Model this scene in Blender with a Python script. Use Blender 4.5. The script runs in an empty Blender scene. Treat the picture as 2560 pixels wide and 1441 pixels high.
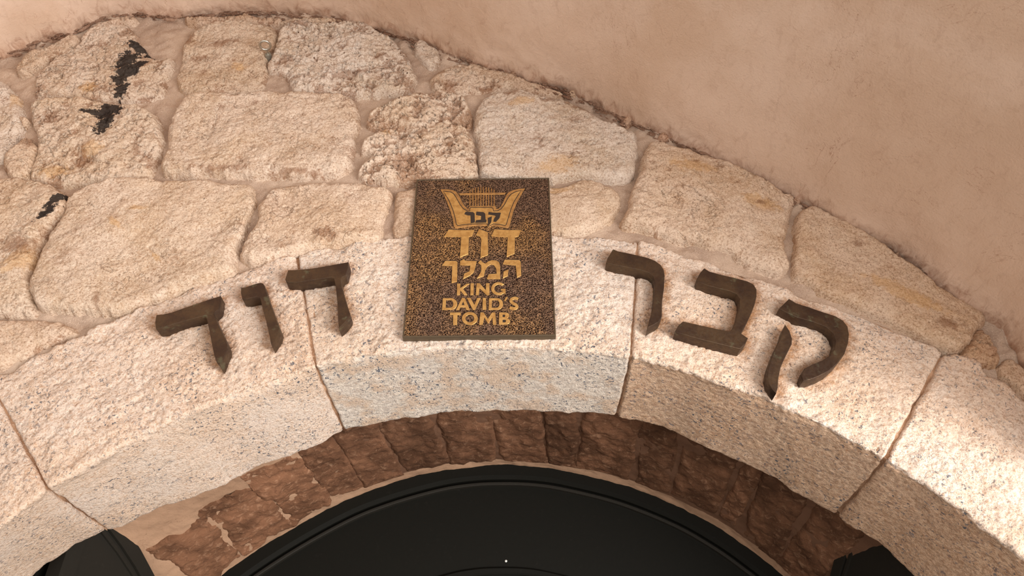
import bpy, bmesh, math, random
import numpy as np
from mathutils import Matrix, Vector
random.seed(7)
scn = bpy.context.scene
COL = scn.collection
# ------------------------------------------------------------------ camera
F_PX, D, EYE = 1850.0, 1.62, 1.6
PITCH, ROLL = math.radians(35.6), math.radians(-0.49)
cam_d = bpy.data.cameras.new('camera'); cam = bpy.data.objects.new('camera', cam_d); COL.objects.link(cam)
cam_d.sensor_width = 36.0; cam_d.lens = 36.0 * F_PX / 2560.0; cam_d.clip_start = 0.02
RM = Matrix.Rotation(math.pi/2 + PITCH, 4, 'X') @ Matrix.Rotation(ROLL, 4, 'Z')
cam.matrix_world = Matrix.Translation((0, 0, EYE)) @ RM
scn.camera = cam
R3 = np.array(RM.to_3x3())
# ------------------------------------------------------------------ world, lights, exposure
scn.view_settings.view_transform = 'Standard'
scn.view_settings.look = 'None'
scn.view_settings.gamma = 1.0
scn.view_settings.use_curve_mapping = False
scn.view_settings.exposure = 0.38
w = bpy.data.worlds.new('world'); scn.world = w; w.use_nodes = True
bg = w.node_tree.nodes['Background']
bg.inputs['Color'].default_value = (1.0, 0.97, 0.93, 1); bg.inputs['Strength'].default_value = 0.46
def area(name, loc, target, size, power, col):
    l = bpy.data.lights.new(name, 'AREA'); l.shape = 'RECTANGLE'; l.size, l.size_y = size; l.energy = power; l.color = col
    o = bpy.data.objects.new(name, l); COL.objects.link(o); o.location = loc
    o.rotation_euler = (Vector(target) - Vector(loc)).to_track_quat('-Z', 'Y').to_euler()
    return o
# daylight bouncing up from the sunlit court at the front right, plus a fill lamp added at floor level
area('court_daylight', (3.1, -0.75, 0.12), (0.2, D, 3.0), (3.0, 2.4), 455, (1.0, 0.975, 0.95))
area('floor_bounce_fill', (-0.2, -1.15, 0.12), (0.0, D, 3.1), (4.6, 2.0), 105, (1.0, 0.98, 0.96))

# ------------------------------------------------------------------ helpers
def ray(u, v):
    u = np.asarray(u, float); v = np.asarray(v, float)
    d = np.stack([(u-1280.0)/F_PX, (720.5-v)/F_PX, -np.ones_like(u)], -1)
    return d @ R3.T
def on_y(pts, Y):
    """points of the photograph on the vertical plane y = Y -> world x, z"""
    p = np.asarray(pts, float); r = ray(p[:, 0], p[:, 1]); t = Y / r[:, 1]
    return np.stack([r[:, 0]*t, r[:, 2]*t + EYE], -1)
def crom(p, n=8, closed=False):
    p = np.asarray(p, float); out = []
    m = len(p); rng = range(m if closed else m-1)
    for i in rng:
        if closed: a, b, c, d = p[(i-1) % m], p[i], p[(i+1) % m], p[(i+2) % m]
        else: a, b, c, d = p[max(i-1, 0)], p[i], p[i+1], p[min(i+2, m-1)]
        for k in range(n):
            t = k/n
            out.append(0.5*((2*b) + (-a+c)*t + (2*a-5*b+4*c-d)*t*t + (-a+3*b-3*c+d)*t**3))
    if not closed: out.append(p[-1])
    return np.array(out)
def resample(p, n):
    s = np.concatenate([[0], np.cumsum(np.linalg.norm(np.diff(p, axis=0), axis=1))])
    q = np.linspace(0, s[-1], n)
    return np.stack([np.interp(q, s, p[:, k]) for k in range(p.shape[1])], -1)
def hsh(ix, iy, seed):
    h = (ix.astype(np.int64)*374761393 + iy.astype(np.int64)*668265263 + seed*1442695041) & 0xffffffff
    h = ((h ^ (h >> 13))*1274126177) & 0xffffffff
    h = h ^ (h >> 16)
    return (h & 0xffff)/65535.0
def vn(x, y, seed=0):
    ix = np.floor(x); iy = np.floor(y); fx = x-ix; fy = y-iy
    fx = fx*fx*fx*(fx*(fx*6-15)+10); fy = fy*fy*fy*(fy*(fy*6-15)+10)
    a = hsh(ix, iy, seed); b = hsh(ix+1, iy, seed); c = hsh(ix, iy+1, seed); d = hsh(ix+1, iy+1, seed)
    return (a*(1-fx)+b*fx)*(1-fy) + (c*(1-fx)+d*fx)*fy - 0.5
def fbm(x, y, freq, octs=4, seed=0, gain=0.5, rot=0.6):
    s = 0; a = 1; c, n = math.cos(rot), math.sin(rot)
    for k in range(octs):
        s = s + a*vn(x*freq, y*freq, seed+k*17); a *= gain
        x, y = c*x-n*y+3.1, n*x+c*y+1.7; freq *= 2.03
    return s
def worley(x, y, freq, seed=0):
    x = x*freq; y = y*freq; ix = np.floor(x); iy = np.floor(y)
    f1 = np.full(x.shape, 9.0); f2 = f1.copy(); idv = np.zeros(x.shape)
    for dx in (-1, 0, 1):
        for dy in (-1, 0, 1):
            cx, cy = ix+dx, iy+dy
            px = cx + hsh(cx, cy, seed); py = cy + hsh(cx, cy, seed+5)
            d = np.hypot(px-x, py-y); nid = hsh(cx, cy, seed+9)
            m = d < f1
            f2 = np.where(m, f1, np.minimum(f2, d)); idv = np.where(m, nid, idv); f1 = np.where(m, d, f1)
    return f1, f2, idv
def sdist(px, pz, poly):
    """signed distance to a closed polygon, positive inside"""
    a = np.asarray(poly); b = np.roll(a, -1, 0)
    best = np.full(px.shape, 1e9); ins = np.zeros(px.shape, bool)
    for (x0, z0), (x1, z1) in zip(a, b):
        ex, ez = x1-x0, z1-z0; L = ex*ex+ez*ez+1e-12
        t = np.clip(((px-x0)*ex+(pz-z0)*ez)/L, 0, 1)
        best = np.minimum(best, (px-x0-t*ex)**2+(pz-z0-t*ez)**2)
        c = ((z0 > pz) != (z1 > pz)) & (px < (x1-x0)*(pz-z0)/(z1-z0+1e-15)+x0)
        ins ^= c
    d = np.sqrt(best)
    return np.where(ins, d, -d)
def sst(x): x = np.clip(x, 0, 1); return x*x*(3-2*x)
def link(name, me, m, parent=None):
    o = bpy.data.objects.new(name, me); COL.objects.link(o)
    if m: me.materials.append(m)
    if parent: o.parent = parent
    return o
def mesh_np(name, V, Fq, m, parent=None, attrs=None, smooth=True):
    me = bpy.data.meshes.new(name); Fq = np.asarray(Fq); nf, k = Fq.shape
    me.vertices.add(len(V)); me.vertices.foreach_set('co', np.asarray(V, np.float32).ravel())
    me.loops.add(nf*k); me.loops.foreach_set('vertex_index', Fq.astype(np.int32).ravel())
    me.polygons.add(nf); me.polygons.foreach_set('loop_start', np.arange(0, nf*k, k, dtype=np.int32))
    me.polygons.foreach_set('loop_total', np.full(nf, k, np.int32))
    me.update(calc_edges=True)
    if smooth: me.polygons.foreach_set('use_smooth', np.ones(nf, bool))
    for n, a in (attrs or {}).items():
        at = me.attributes.new(n, 'FLOAT', 'POINT'); at.data.foreach_set('value', np.asarray(a, np.float32).ravel())
    return link(name, me, m, parent)
def grid_faces(nu, nv, flip=False):
    i, j = np.meshgrid(np.arange(nu-1), np.arange(nv-1), indexing='ij')
    a = i*nv+j; q = np.stack([a, a+nv, a+nv+1, a+1], -1).reshape(-1, 4)
    return q[:, ::-1] if flip else q
def compact(V, Fq, attrs):
    used = np.zeros(len(V), bool); used[Fq.ravel()] = True
    remap = np.cumsum(used)-1
    return V[used], remap[Fq], {k: a[used] for k, a in attrs.items()}
def tag(o, label=None, cat=None, group=None, kind=None):
    if label: o['label'] = label
    if cat: o['category'] = cat
    if group: o['group'] = group
    if kind: o['kind'] = kind
    return o
def empty(name, loc, label, cat, group=None):
    o = bpy.data.objects.new(name, None); COL.objects.link(o); o.location = loc; o.empty_display_size = 0.05
    return tag(o, label, cat, group)
def adopt(o, parent):      # parent a mesh given in world coordinates to an Empty that has a location
    o.parent = parent; o.matrix_parent_inverse = Matrix.Translation(-Vector(parent.location))
    return o

# ------------------------------------------------------------------ materials
def srgb(r, g, b):
    f = lambda c: (c/255)/12.92 if c/255 <= 0.04045 else ((c/255+0.055)/1.055)**2.4
    return (f(r), f(g), f(b), 1)
class NT:
    def __init__(s, name, rough=0.9, spec=0.2, metal=0.0):
        s.m = bpy.data.materials.new(name); s.m.use_nodes = True; s.t = s.m.node_tree
        s.b = s.t.nodes['Principled BSDF']; s.b.inputs['Roughness'].default_value = rough
        s.b.inputs['Specular IOR Level'].default_value = spec; s.b.inputs['Metallic'].default_value = metal
        s.co = s.t.nodes.new('ShaderNodeTexCoord').outputs['Object']
    def n(s, t, **kw):
        x = s.t.nodes.new(t)
        for k, v in kw.items(): setattr(x, k, v)
        return x
    def put(s, sock, v):
        if isinstance(v, (int, float, tuple)): sock.default_value = v
        else: s.t.links.new(v, sock)
    def noise(s, sc, det=4, rough=0.55, dist=0.0, co=None, vec=None):
        x = s.n('ShaderNodeTexNoise'); s.put(x.inputs['Vector'], vec if vec is not None else s.co)
        x.inputs['Scale'].default_value = sc; x.inputs['Detail'].default_value = det
        x.inputs['Roughness'].default_value = rough; x.inputs['Distortion'].default_value = dist
        return x.outputs['Fac']
    def voro(s, sc, feat='F1', vec=None, out='Distance'):
        x = s.n('ShaderNodeTexVoronoi', feature=feat); s.put(x.inputs['Vector'], vec if vec is not None else s.co)
        x.inputs['Scale'].default_value = sc
        return x.outputs[out]
    def mapv(s, loc=(0, 0, 0), rot=(0, 0, 0), sc=(1, 1, 1)):
        x = s.n('ShaderNodeMapping'); s.put(x.inputs[0], s.co)
        x.inputs['Location'].default_value = loc; x.inputs['Rotation'].default_value = rot; x.inputs['Scale'].default_value = sc
        return x.outputs[0]
    def math(s, op, a, b=0.0, c=0.0):
        x = s.n('ShaderNodeMath', operation=op); s.put(x.inputs[0], a); s.put(x.inputs[1], b)
        if op in ('MULTIPLY_ADD',): s.put(x.inputs[2], c)
        return x.outputs[0]
    def rng(s, v, a, b, c=0.0, d=1.0):
        x = s.n('ShaderNodeMapRange', interpolation_type='SMOOTHSTEP'); s.put(x.inputs[0], v)
        for k, q in enumerate((a, b, c, d)): x.inputs[k+1].default_value = q
        return x.outputs[0]
    def mix(s, f, a, b, mode='MIX'):
        x = s.n('ShaderNodeMix', data_type='RGBA', blend_type=mode)
        s.put(x.inputs[0], f); s.put(x.inputs[6], a); s.put(x.inputs[7], b)
        return x.outputs[2]
    def attr(s, name):
        return s.n('ShaderNodeAttribute', attribute_name=name).outputs['Fac']
    def objcol(s): return s.n('ShaderNodeObjectInfo').outputs['Color']
    def bump(s, h, dist, strength=1.0, prev=None):
        x = s.n('ShaderNodeBump'); s.put(x.inputs['Height'], h); x.inputs['Distance'].default_value = dist
        x.inputs['Strength'].default_value = strength
        if prev is not None: s.t.links.new(prev, x.inputs['Normal'])
        return x.outputs[0]
    def done(s, col, nrm=None):
        s.put(s.b.inputs['Base Color'], col)
        if nrm is not None: s.t.links.new(nrm, s.b.inputs['Normal'])
        return s.m

def mat_limestone():
    s = NT('limestone', 0.95, 0.1)
    n1 = s.noise(5.5, 5, 0.6, 0.6); n2 = s.noise(44, 7, 0.68, 0.3); n3 = s.noise(200, 5, 0.68)
    c = s.mix(s.rng(n1, 0.36, 0.66), srgb(238, 220, 204), srgb(222, 198, 174))
    c = s.mix(s.rng(n2, 0.46, 0.70, 0, 0.75), c, srgb(240, 222, 204))
    c = s.mix(s.rng(s.noise(17, 6, 0.7, 1.2), 0.53, 0.72, 0, 0.5), c, srgb(178, 138, 106))
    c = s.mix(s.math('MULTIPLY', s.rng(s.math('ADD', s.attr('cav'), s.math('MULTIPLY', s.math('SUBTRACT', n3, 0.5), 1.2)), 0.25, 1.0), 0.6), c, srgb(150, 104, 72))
    c = s.mix(s.rng(n3, 0.50, 0.66, 0, 0.7), c, srgb(160, 122, 92))
    c = s.mix(s.rng(n3, 0.34, 0.47, 0.7, 0), c, srgb(248, 236, 222))
    # hairline cracks and pits
    v = s.math('ABSOLUTE', s.math('SUBTRACT', s.noise(9, 5, 0.6, 1.5), 0.5))
    crack = s.rng(v, 0.0, 0.012, 1, 0)
    crack = s.math('MULTIPLY', crack, s.rng(s.noise(4, 2), 0.48, 0.62))
    c = s.mix(s.math('MULTIPLY', crack, 0.5), c, srgb(138, 98, 68))
    pitm = s.math('MULTIPLY', s.rng(s.voro(58), 0.05, 0.22, 1, 0), s.rng(s.noise(11, 3, 0.6), 0.52, 0.66))
    pitm = s.math('MULTIPLY', pitm, s.math('ADD', s.attr('pitted'), 0.35))
    c = s.mix(s.math('MULTIPLY', pitm, 0.8), c, srgb(120, 78, 48))
    c = s.mix(1.0, c, s.objcol(), 'MULTIPLY')
    # ochre flakes, dark stains and black paint, with ragged outlines
    rag = s.math('MULTIPLY', s.math('SUBTRACT', s.noise(60, 6, 0.7), 0.5), 1.5)
    oc = s.rng(s.math('ADD', s.attr('ochre'), rag), 0.50, 0.85)
    c = s.mix(s.math('MULTIPLY', oc, 0.42), c, srgb(222, 172, 108))
    br = s.rng(s.math('ADD', s.attr('brown'), s.math('MULTIPLY', rag, 1.5)), 0.45, 1.0)
    c = s.mix(s.math('MULTIPLY', br, 0.6), c, srgb(140, 94, 62))
    bk = s.rng(s.math('ADD', s.attr('paint'), s.math('MULTIPLY', rag, 1.5)), 0.38, 0.52)
    c = s.mix(s.math('MULTIPLY', bk, 0.93), c, srgb(44, 40, 40))
    h = s.math('ADD', s.math('MULTIPLY', n2, 0.75), s.math('MULTIPLY', n3, 0.6))
    h = s.math('ADD', h, s.math('MULTIPLY', s.noise(420, 3, 0.6), 0.2))
    h = s.math('SUBTRACT', h, s.math('ADD', s.math('MULTIPLY', pitm, 0.8), s.math('MULTIPLY', crack, 0.25)))
    return s.done(c, s.bump(h, 0.0085))
def mat_mortar(name, a, b, bumpd=0.003):
    s = NT(name, 0.95, 0.1)
    n1 = s.noise(7, 4, 0.6); n3 = s.noise(240, 4, 0.7)
    c = s.mix(s.rng(n1, 0.35, 0.65), a, b)
    c = s.mix(s.rng(n3, 0.55, 0.72, 0, 0.5), c, srgb(112, 84, 66))
    c = s.mix(s.rng(s.voro(170), 0.0, 0.16, 0.7, 0), c, srgb(98, 80, 68))
    c = s.mix(s.rng(s.noise(330, 2), 0.58, 0.70, 0, 0.5), c, srgb(236, 216, 196))
    h = s.math('ADD', s.noise(60, 5, 0.65), s.math('MULTIPLY', n3, 0.5))
    return s.done(c, s.bump(h, bumpd))
def mat_granite():
    s = NT('speckled_granite', 0.9, 0.15)
    n1 = s.noise(4, 4, 0.6); n2 = s.noise(95, 6, 0.65, 0.4); n3 = s.noise(210, 5, 0.65); sp = s.attr('speck')
    c = s.mix(s.rng(n1, 0.36, 0.64), srgb(246, 228, 214), srgb(240, 214, 192))
    c = s.mix(s.rng(n2, 0.50, 0.66, 0, 0.6), c, srgb(210, 172, 138))
    c = s.mix(s.rng(n3, 0.52, 0.64, 0, 0.65), c, srgb(190, 146, 112))
    c = s.mix(s.rng(n3, 0.34, 0.46, 0.6, 0), c, srgb(252, 240, 228))
    # soffits are greyer, with drawn out grains
    mv = s.mapv(sc=(0.55, 1.0, 1.3), rot=(0, 0, 0.5))
    ng = s.noise(95, 5, 0.7, vec=mv)
    grey = s.mix(s.rng(ng, 0.42, 0.60), srgb(238, 226, 212), srgb(204, 190, 178))
    grey = s.mix(s.rng(s.noise(13, 4, 0.6), 0.46, 0.62, 0, 0.75), grey, srgb(214, 180, 150))
    c = s.mix(s.math('MULTIPLY', sp, 0.75), c, grey)
    c = s.mix(s.math('MULTIPLY', s.attr('tan'), 0.8), c, s.mix(s.rng(ng, 0.40, 0.62), srgb(226, 190, 158), srgb(184, 142, 110)))
    # blue grey crystals in clusters
    cl = s.rng(s.noise(8, 4, 0.6), 0.40, 0.60)
    fk = s.rng(s.noise(125, 4, 0.6, 0.8), 0.575, 0.63)
    f = s.math('MULTIPLY', fk, s.math('ADD', s.math('MULTIPLY', cl, 0.85), s.math('MULTIPLY', sp, 0.30)))
    c = s.mix(f, c, srgb(88, 96, 108))
    f2 = s.rng(s.noise(60, 5, 0.6, 1.0), 0.61, 0.66)
    c = s.mix(s.math('MULTIPLY', f2, s.math('ADD', 0.4, s.math('MULTIPLY', sp, 0.5))), c, srgb(86, 92, 108))
    f3 = s.rng(s.noise(80, 5, 0.65), 0.62, 0.74, 0, 0.55)
    c = s.mix(f3, c, srgb(176, 116, 72))
    c = s.mix(1.0, c, s.objcol(), 'MULTIPLY')
    r = s.math('ADD', s.attr('rust'), s.math('MULTIPLY', s.math('SUBTRACT', s.noise(48, 6, 0.7), 0.5), 1.3))
    c = s.mix(s.math('MULTIPLY', s.rng(r, 0.3, 1.15), 0.85), c, srgb(176, 118, 62))
    h = s.math('ADD', n2, s.math('MULTIPLY', n3, 0.8))
    h = s.math('ADD', h, s.math('MULTIPLY', s.noise(20, 3, 0.5), 0.8))
    return s.done(c, s.bump(h, 0.0062))
def mat_plaster(name, a, b, dark):
    s = NT(name, 0.92, 0.12)
    n1 = s.noise(2.2, 5, 0.6, 0.4); mv = s.mapv(rot=(0.3, 0.5, 0.2), sc=(1, 1, 3.2))
    n2 = s.noise(22, 6, 0.65, 1.0, vec=mv); n3 = s.noise(190, 4, 0.6)
    c = s.mix(s.rng(n1, 0.36, 0.66), a, b)
    c = s.mix(s.rng(n2, 0.50, 0.75, 0, 0.22), c, dark)
    c = s.mix(s.rng(s.noise(48, 5, 0.75, 0.6), 0.66, 0.74, 0, 0.6), c, dark)
    v = s.math('ABSOLUTE', s.math('SUBTRACT', s.noise(3.2, 6, 0.6, 1.2), 0.5))
    crack = s.math('MULTIPLY', s.rng(v, 0.0, 0.0028, 1, 0), s.rng(s.noise(2.1, 2), 0.50, 0.60))
    c = s.mix(s.math('MULTIPLY', crack, 0.55), c, dark)
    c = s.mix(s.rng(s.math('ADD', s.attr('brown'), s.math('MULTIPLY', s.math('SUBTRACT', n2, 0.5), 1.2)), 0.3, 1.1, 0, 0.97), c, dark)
    h = s.math('ADD', s.math('MULTIPLY', n2, 0.55), s.math('MULTIPLY', n3, 0.5))
    h = s.math('ADD', h, s.math('MULTIPLY', s.noise(70, 3, 0.6), 0.5))
    return s.done(c, s.bump(h, 0.0024))
def mat_brown_stone():
    s = NT('brown_soffit_stone', 0.95, 0.1)
    n1 = s.noise(7, 5, 0.6, 0.6); n2 = s.noise(45, 6, 0.65, 0.8)
    c = s.mix(s.rng(n1, 0.36, 0.64), srgb(124, 88, 66), srgb(92, 64, 47))
    c = s.mix(s.rng(n2, 0.52, 0.70, 0, 0.5), c, srgb(168, 132, 106))
    c = s.mix(s.rng(n2, 0.32, 0.44, 0.5, 0), c, srgb(78, 54, 42))
    c = s.mix(1.0, c, s.objcol(), 'MULTIPLY')
    return s.done(c, s.bump(s.math('ADD', n2, s.math('MULTIPLY', s.noise(160, 4), 0.5)), 0.005))
def mat_bronze():
    s = NT('weathered_bronze', 0.42, 0.5, 0.75)
    n = s.noise(18, 5, 0.6); n2 = s.noise(120, 4, 0.6)
    c = s.mix(s.rng(n, 0.35, 0.65), srgb(74, 58, 48), srgb(94, 76, 58))
    c = s.mix(s.rng(n2, 0.56, 0.7, 0, 0.5), c, srgb(70, 56, 46))
    c = s.mix(s.rng(s.noise(26, 4, 0.6), 0.60, 0.70, 0, 0.45), c, srgb(120, 124, 100))
    c = s.mix(s.rng(s.voro(70), 0.0, 0.10, 0.5, 0), c, srgb(150, 96, 52))
    s.put(s.b.inputs['Roughness'], s.rng(n2, 0.3, 0.7, 0.38, 0.62))
    return s.done(c, s.bump(n2, 0.0006))
def mat_plaque_ground():
    s = NT('hammered_bronze_ground', 0.45, 0.5, 0.6)
    wv = s.n('ShaderNodeTexNoise'); s.put(wv.inputs['Vector'], s.co); wv.inputs['Scale'].default_value = 150; wv.inputs['Detail'].default_value = 2
    ad = s.n('ShaderNodeVectorMath', operation='MULTIPLY_ADD'); s.put(ad.inputs[0], wv.outputs['Color']); ad.inputs[1].default_value = (.010, .010, .010); s.put(ad.inputs[2], s.co)
    ridge = s.rng(s.voro(190, 'DISTANCE_TO_EDGE', vec=ad.outputs[0]), 0.05, 0.19, 1, 0)
    ridge = s.math('MULTIPLY', ridge, s.rng(s.noise(210, 2), 0.34, 0.50, 0.25, 1))
    big = s.rng(s.noise(6.5, 3, 0.5), 0.38, 0.66)
    hi = s.mix(big, srgb(150, 120, 98), srgb(196, 152, 100))
    c = s.mix(ridge, srgb(40, 24, 16), hi)
    return s.done(c, s.bump(ridge, 0.0016))
def mat_brass(name, a, b):
    s = NT(name, 0.5, 0.5, 0.55)
    n = s.noise(60, 4, 0.6)
    c = s.mix(s.rng(n, 0.40, 0.62), a, b)
    c = s.mix(s.rng(s.noise(230, 4, 0.7), 0.60, 0.70, 0, 0.75), c, srgb(110, 70, 36))
    return s.done(c, s.bump(s.noise(200, 3), 0.0004))
def mat_flat(name, col, rough=0.5, spec=0.4, metal=0.0, wear=None, bumpd=0.0004):
    s = NT(name, rough, spec, metal); c = col
    n = s.noise(60, 5, 0.65)
    if wear: c = s.mix(s.rng(n, 0.60, 0.76, 0, 0.5), s.mix(0.0, col, col), wear)
    return s.done(c, s.bump(n, bumpd))
M_STONE = mat_limestone()
M_MORT = mat_mortar('gritty_mortar', srgb(194, 170, 150), srgb(172, 148, 130))
M_JOINT = mat_mortar('joint_mortar', srgb(190, 152, 122), srgb(136, 100, 74))
M_CRUMB = mat_mortar('red_brown_crumbs', srgb(150, 118, 98), srgb(122, 90, 72), 0.005)
M_GRAN = mat_granite()
M_PLAST = mat_plaster('pink_plaster', srgb(214, 188, 168), srgb(202, 173, 150), srgb(150, 110, 86))
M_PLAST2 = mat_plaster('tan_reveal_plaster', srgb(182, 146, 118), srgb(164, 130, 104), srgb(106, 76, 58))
M_BROWN = mat_brown_stone()
M_BRZ = mat_bronze()
M_PLQ = mat_plaque_ground()
M_PLQEDGE = mat_flat('dark_bronze_edge', srgb(96, 82, 64), 0.5, 0.5, 0.5, srgb(140, 122, 90))
M_BRASS = mat_brass('polished_brass_relief', srgb(204, 162, 98), srgb(182, 138, 78))
M_RIM = mat_brass('dull_brass_relief', srgb(190, 144, 86), srgb(160, 120, 74))
M_DARK = mat_flat('dark_patina_and_shade', srgb(58, 48, 42), 0.6, 0.3, 0.2)
M_BLACK = mat_flat('black_painted_metal', srgb(21, 20, 16), 0.6, 0.12, 0.0, srgb(32, 30, 26))
M_LEAF = mat_flat('worn_black_door_paint', srgb(38, 35, 30), 0.55, 0.2, 0.0, srgb(58, 54, 47))
M_ZINC = mat_flat('zinc_plated_steel', srgb(196, 192, 182), 0.28, 0.5, 0.95)
M_GREY = mat_flat('dark_zinc', srgb(150, 148, 138), 0.4, 0.5, 0.7)
M_SCREW = mat_flat('white_screw_cap', srgb(235, 232, 222), 0.4)
M_FLOOR = mat_mortar('worn_paving', srgb(196, 188, 178), srgb(178, 170, 160))

# ------------------------------------------------------------------ traced curves (each laid on its own plane of the building)
BACK = 1.218*D
PANEL = 1.60*D
outer_px = [(-420, 1230), (-200, 1060), (-30, 951), (0, 935), (200, 838), (400, 750), (600, 672), (741, 637), (900, 603), (1030, 591), (1200, 584), (1380, 586), (1500, 590), (1596, 600), (1750, 648), (1900, 700), (2050, 757), (2200, 800), (2360, 882), (2440, 914), (2560, 995), (2700, 1110), (2880, 1290)]
arris_px = [(-300, 1590), (-150, 1425), (0, 1318), (116, 1222), (185, 1181), (258, 1138), (412, 1060), (498, 1022), (601, 983), (687, 953), (788, 918), (850, 900), (1000, 880), (1150, 869), (1300, 869), (1450, 878), (1578, 893), (1647, 905), (1771, 943), (1881, 982), (1954, 1014), (2042, 1055), (2129, 1101), (2214, 1150), (2312, 1207), (2363, 1243), (2454, 1312), (2560, 1390), (2680, 1500), (2800, 1640)]
back_px = [(-110, 1680), (0, 1535), (82, 1441), (163, 1383), (193, 1361), (241, 1344), (268, 1328), (327, 1310), (374, 1284), (486, 1245), (541, 1224), (645, 1172), (786, 1121), (861, 1079), (924, 1066), (1024, 1048), (1139, 1031), (1240, 1029), (1369, 1032), (1444, 1035), (1541, 1043), (1648, 1066), (1703, 1090), (1757, 1117), (1890, 1174), (1959, 1216), (2042, 1266), (2090, 1290), (2115, 1315), (2202, 1370), (2276, 1441), (2370, 1545), (2480, 1690)]
OUT = crom(on_y(outer_px, D)); ARR = crom(on_y(arris_px, D)); BCK = crom(on_y(back_px, BACK))
def cut_at(curve, jx):       # split a left-to-right curve at world x values
    idx = [0] + [int(np.argmin(abs(curve[:, 0]-x))) for x in jx] + [len(curve)-1]
    return [curve[a:b+1] for a, b in zip(idx[:-1], idx[1:])]
jo = on_y([(-30, 951), (741, 637), (1596, 600), (2360, 882)], D)[:, 0]
ja = on_y([(116, 1222), (788, 918), (1578, 893), (2214, 1150)], D)[:, 0]
jb = on_y([(268, 1328), (861, 1079), (1541, 1043), (2090, 1290)], BACK)[:, 0]
SEG = list(zip(cut_at(OUT, jo), cut_at(ARR, ja), cut_at(BCK, jb)))

plaster_px = [(-700, 720), (-450, 420), (-200, 225), (0, 140), (100, 102), (170, 82), (240, 52), (330, 34), (450, 40), (600, 30), (750, 36), (850, 47), (950, 76), (1050, 106), (1150, 143), (1250, 175), (1300, 192), (1400, 222), (1450, 242), (1550, 290), (1650, 335), (1750, 377), (1850, 430), (1990, 498), (2100, 565), (2240, 630), (2330, 695), (2400, 748), (2470, 795), (2520, 850), (2560, 915), (2640, 1050), (2720, 1240)]
VAULT = crom(on_y(plaster_px, D), 6)

# ------------------------------------------------------------------ things fixed to the arch, traced on their own planes
def cr(pts, ox, oy, sc): return [(ox+x/sc, oy+y/sc) for x, y in pts]
CL = (370, 630, 4.571); CRR = (1480, 600, 3.603)
letter_left_dalet = cr([(95,720),(180,712),(260,695),(400,645),(560,590),(700,543),(830,502),(822,570),(805,655),(772,683),(754,712),(764,745),(800,825),(850,930),(890,1015),(905,1062),(903,1108),(865,1200),(815,1300),(792,1275),(770,1230),(735,1090),(700,900),(676,790),(664,738),(640,733),(450,785),(300,825),(180,866),(110,880),(88,876),(80,800)], *CL)
letter_vav = cr([(1062,410),(1110,405),(1180,380),(1250,358),(1290,353),(1314,360),(1330,382),(1345,440),(1400,600),(1460,760),(1505,880),(1500,920),(1465,1000),(1415,1080),(1402,1040),(1385,950),(1350,800),(1310,650),(1287,550),(1272,520),(1240,515),(1200,524),(1130,540),(1075,535),(1060,470)], *CL)
letter_right_dalet = cr([(1600,208),(1720,205),(1900,185),(2100,150),(2290,115),(2285,180),(2258,270),(2222,288),(2204,310),(2203,340),(2215,400),(2260,560),(2312,715),(2300,745),(2250,810),(2182,880),(2172,800),(2165,600),(2145,400),(2125,300),(2100,292),(1900,320),(1700,350),(1610,350),(1580,342),(1566,315)], *CL)
letter_resh = cr([(190,82),(230,100),(350,125),(500,160),(570,188),(620,225),(648,270),(655,320),(650,430),(632,560),(630,690),(605,738),(560,765),(502,792),(512,740),(550,600),(566,460),(566,370),(550,325),(510,296),(430,270),(250,235),(150,215),(128,200),(140,165)], *CRR)
letter_bet = cr([(1010,255),(1060,285),(1150,310),(1300,345),(1400,372),(1455,400),(1483,445),(1483,510),(1465,585),(1445,640),(1400,740),(1342,842),(1405,885),(1385,935),(1335,985),(1150,940),(950,890),(770,838),(748,825),(780,770),(820,733),(900,752),(1060,788),(1200,818),(1245,822),(1275,780),(1310,680),(1330,590),(1330,530),(1305,490),(1250,465),(1150,440),(1050,415),(955,380),(944,350),(975,295)], *CRR)
letter_qof = cr([(1775,530),(1840,570),(1950,605),(2080,650),(2190,685),(2260,725),(2303,780),(2316,850),(2308,930),(2275,1030),(2210,1115),(2130,1185),(2040,1232),(1960,1262),(1905,1268),(1888,1225),(1912,1160),(1990,1120),(2080,1085),(2145,1040),(2185,975),(2196,910),(2175,845),(2110,785),(1980,735),(1850,700),(1740,650),(1685,618),(1720,585)], *CRR)
letter_qof_leg = cr([(1740,762),(1780,820),(1803,890),(1800,940),(1770,1000),(1730,1080),(1700,1150),(1680,1250),(1675,1330),(1660,1385),(1625,1350),(1590,1290),(1580,1220),(1590,1150),(1620,1050),(1660,960),(1700,880),(1720,810)], *CRR)
LFRONT = D - 0.023*D
LETTERS = [letter_left_dalet, letter_vav, letter_right_dalet, letter_resh, letter_bet, letter_qof, letter_qof_leg]
LW = [on_y(p, D-0.004) for p in LETTERS]

# ------------------------------------------------------------------ the setting: floor, wall with its stones
fl = mesh_np('floor', np.array([(-7, -9, 0), (7, -9, 0), (7, 5, 0), (-7, 5, 0)], float), [[0, 1, 2, 3]], M_FLOOR, smooth=False); tag(fl, kind='structure')

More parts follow.
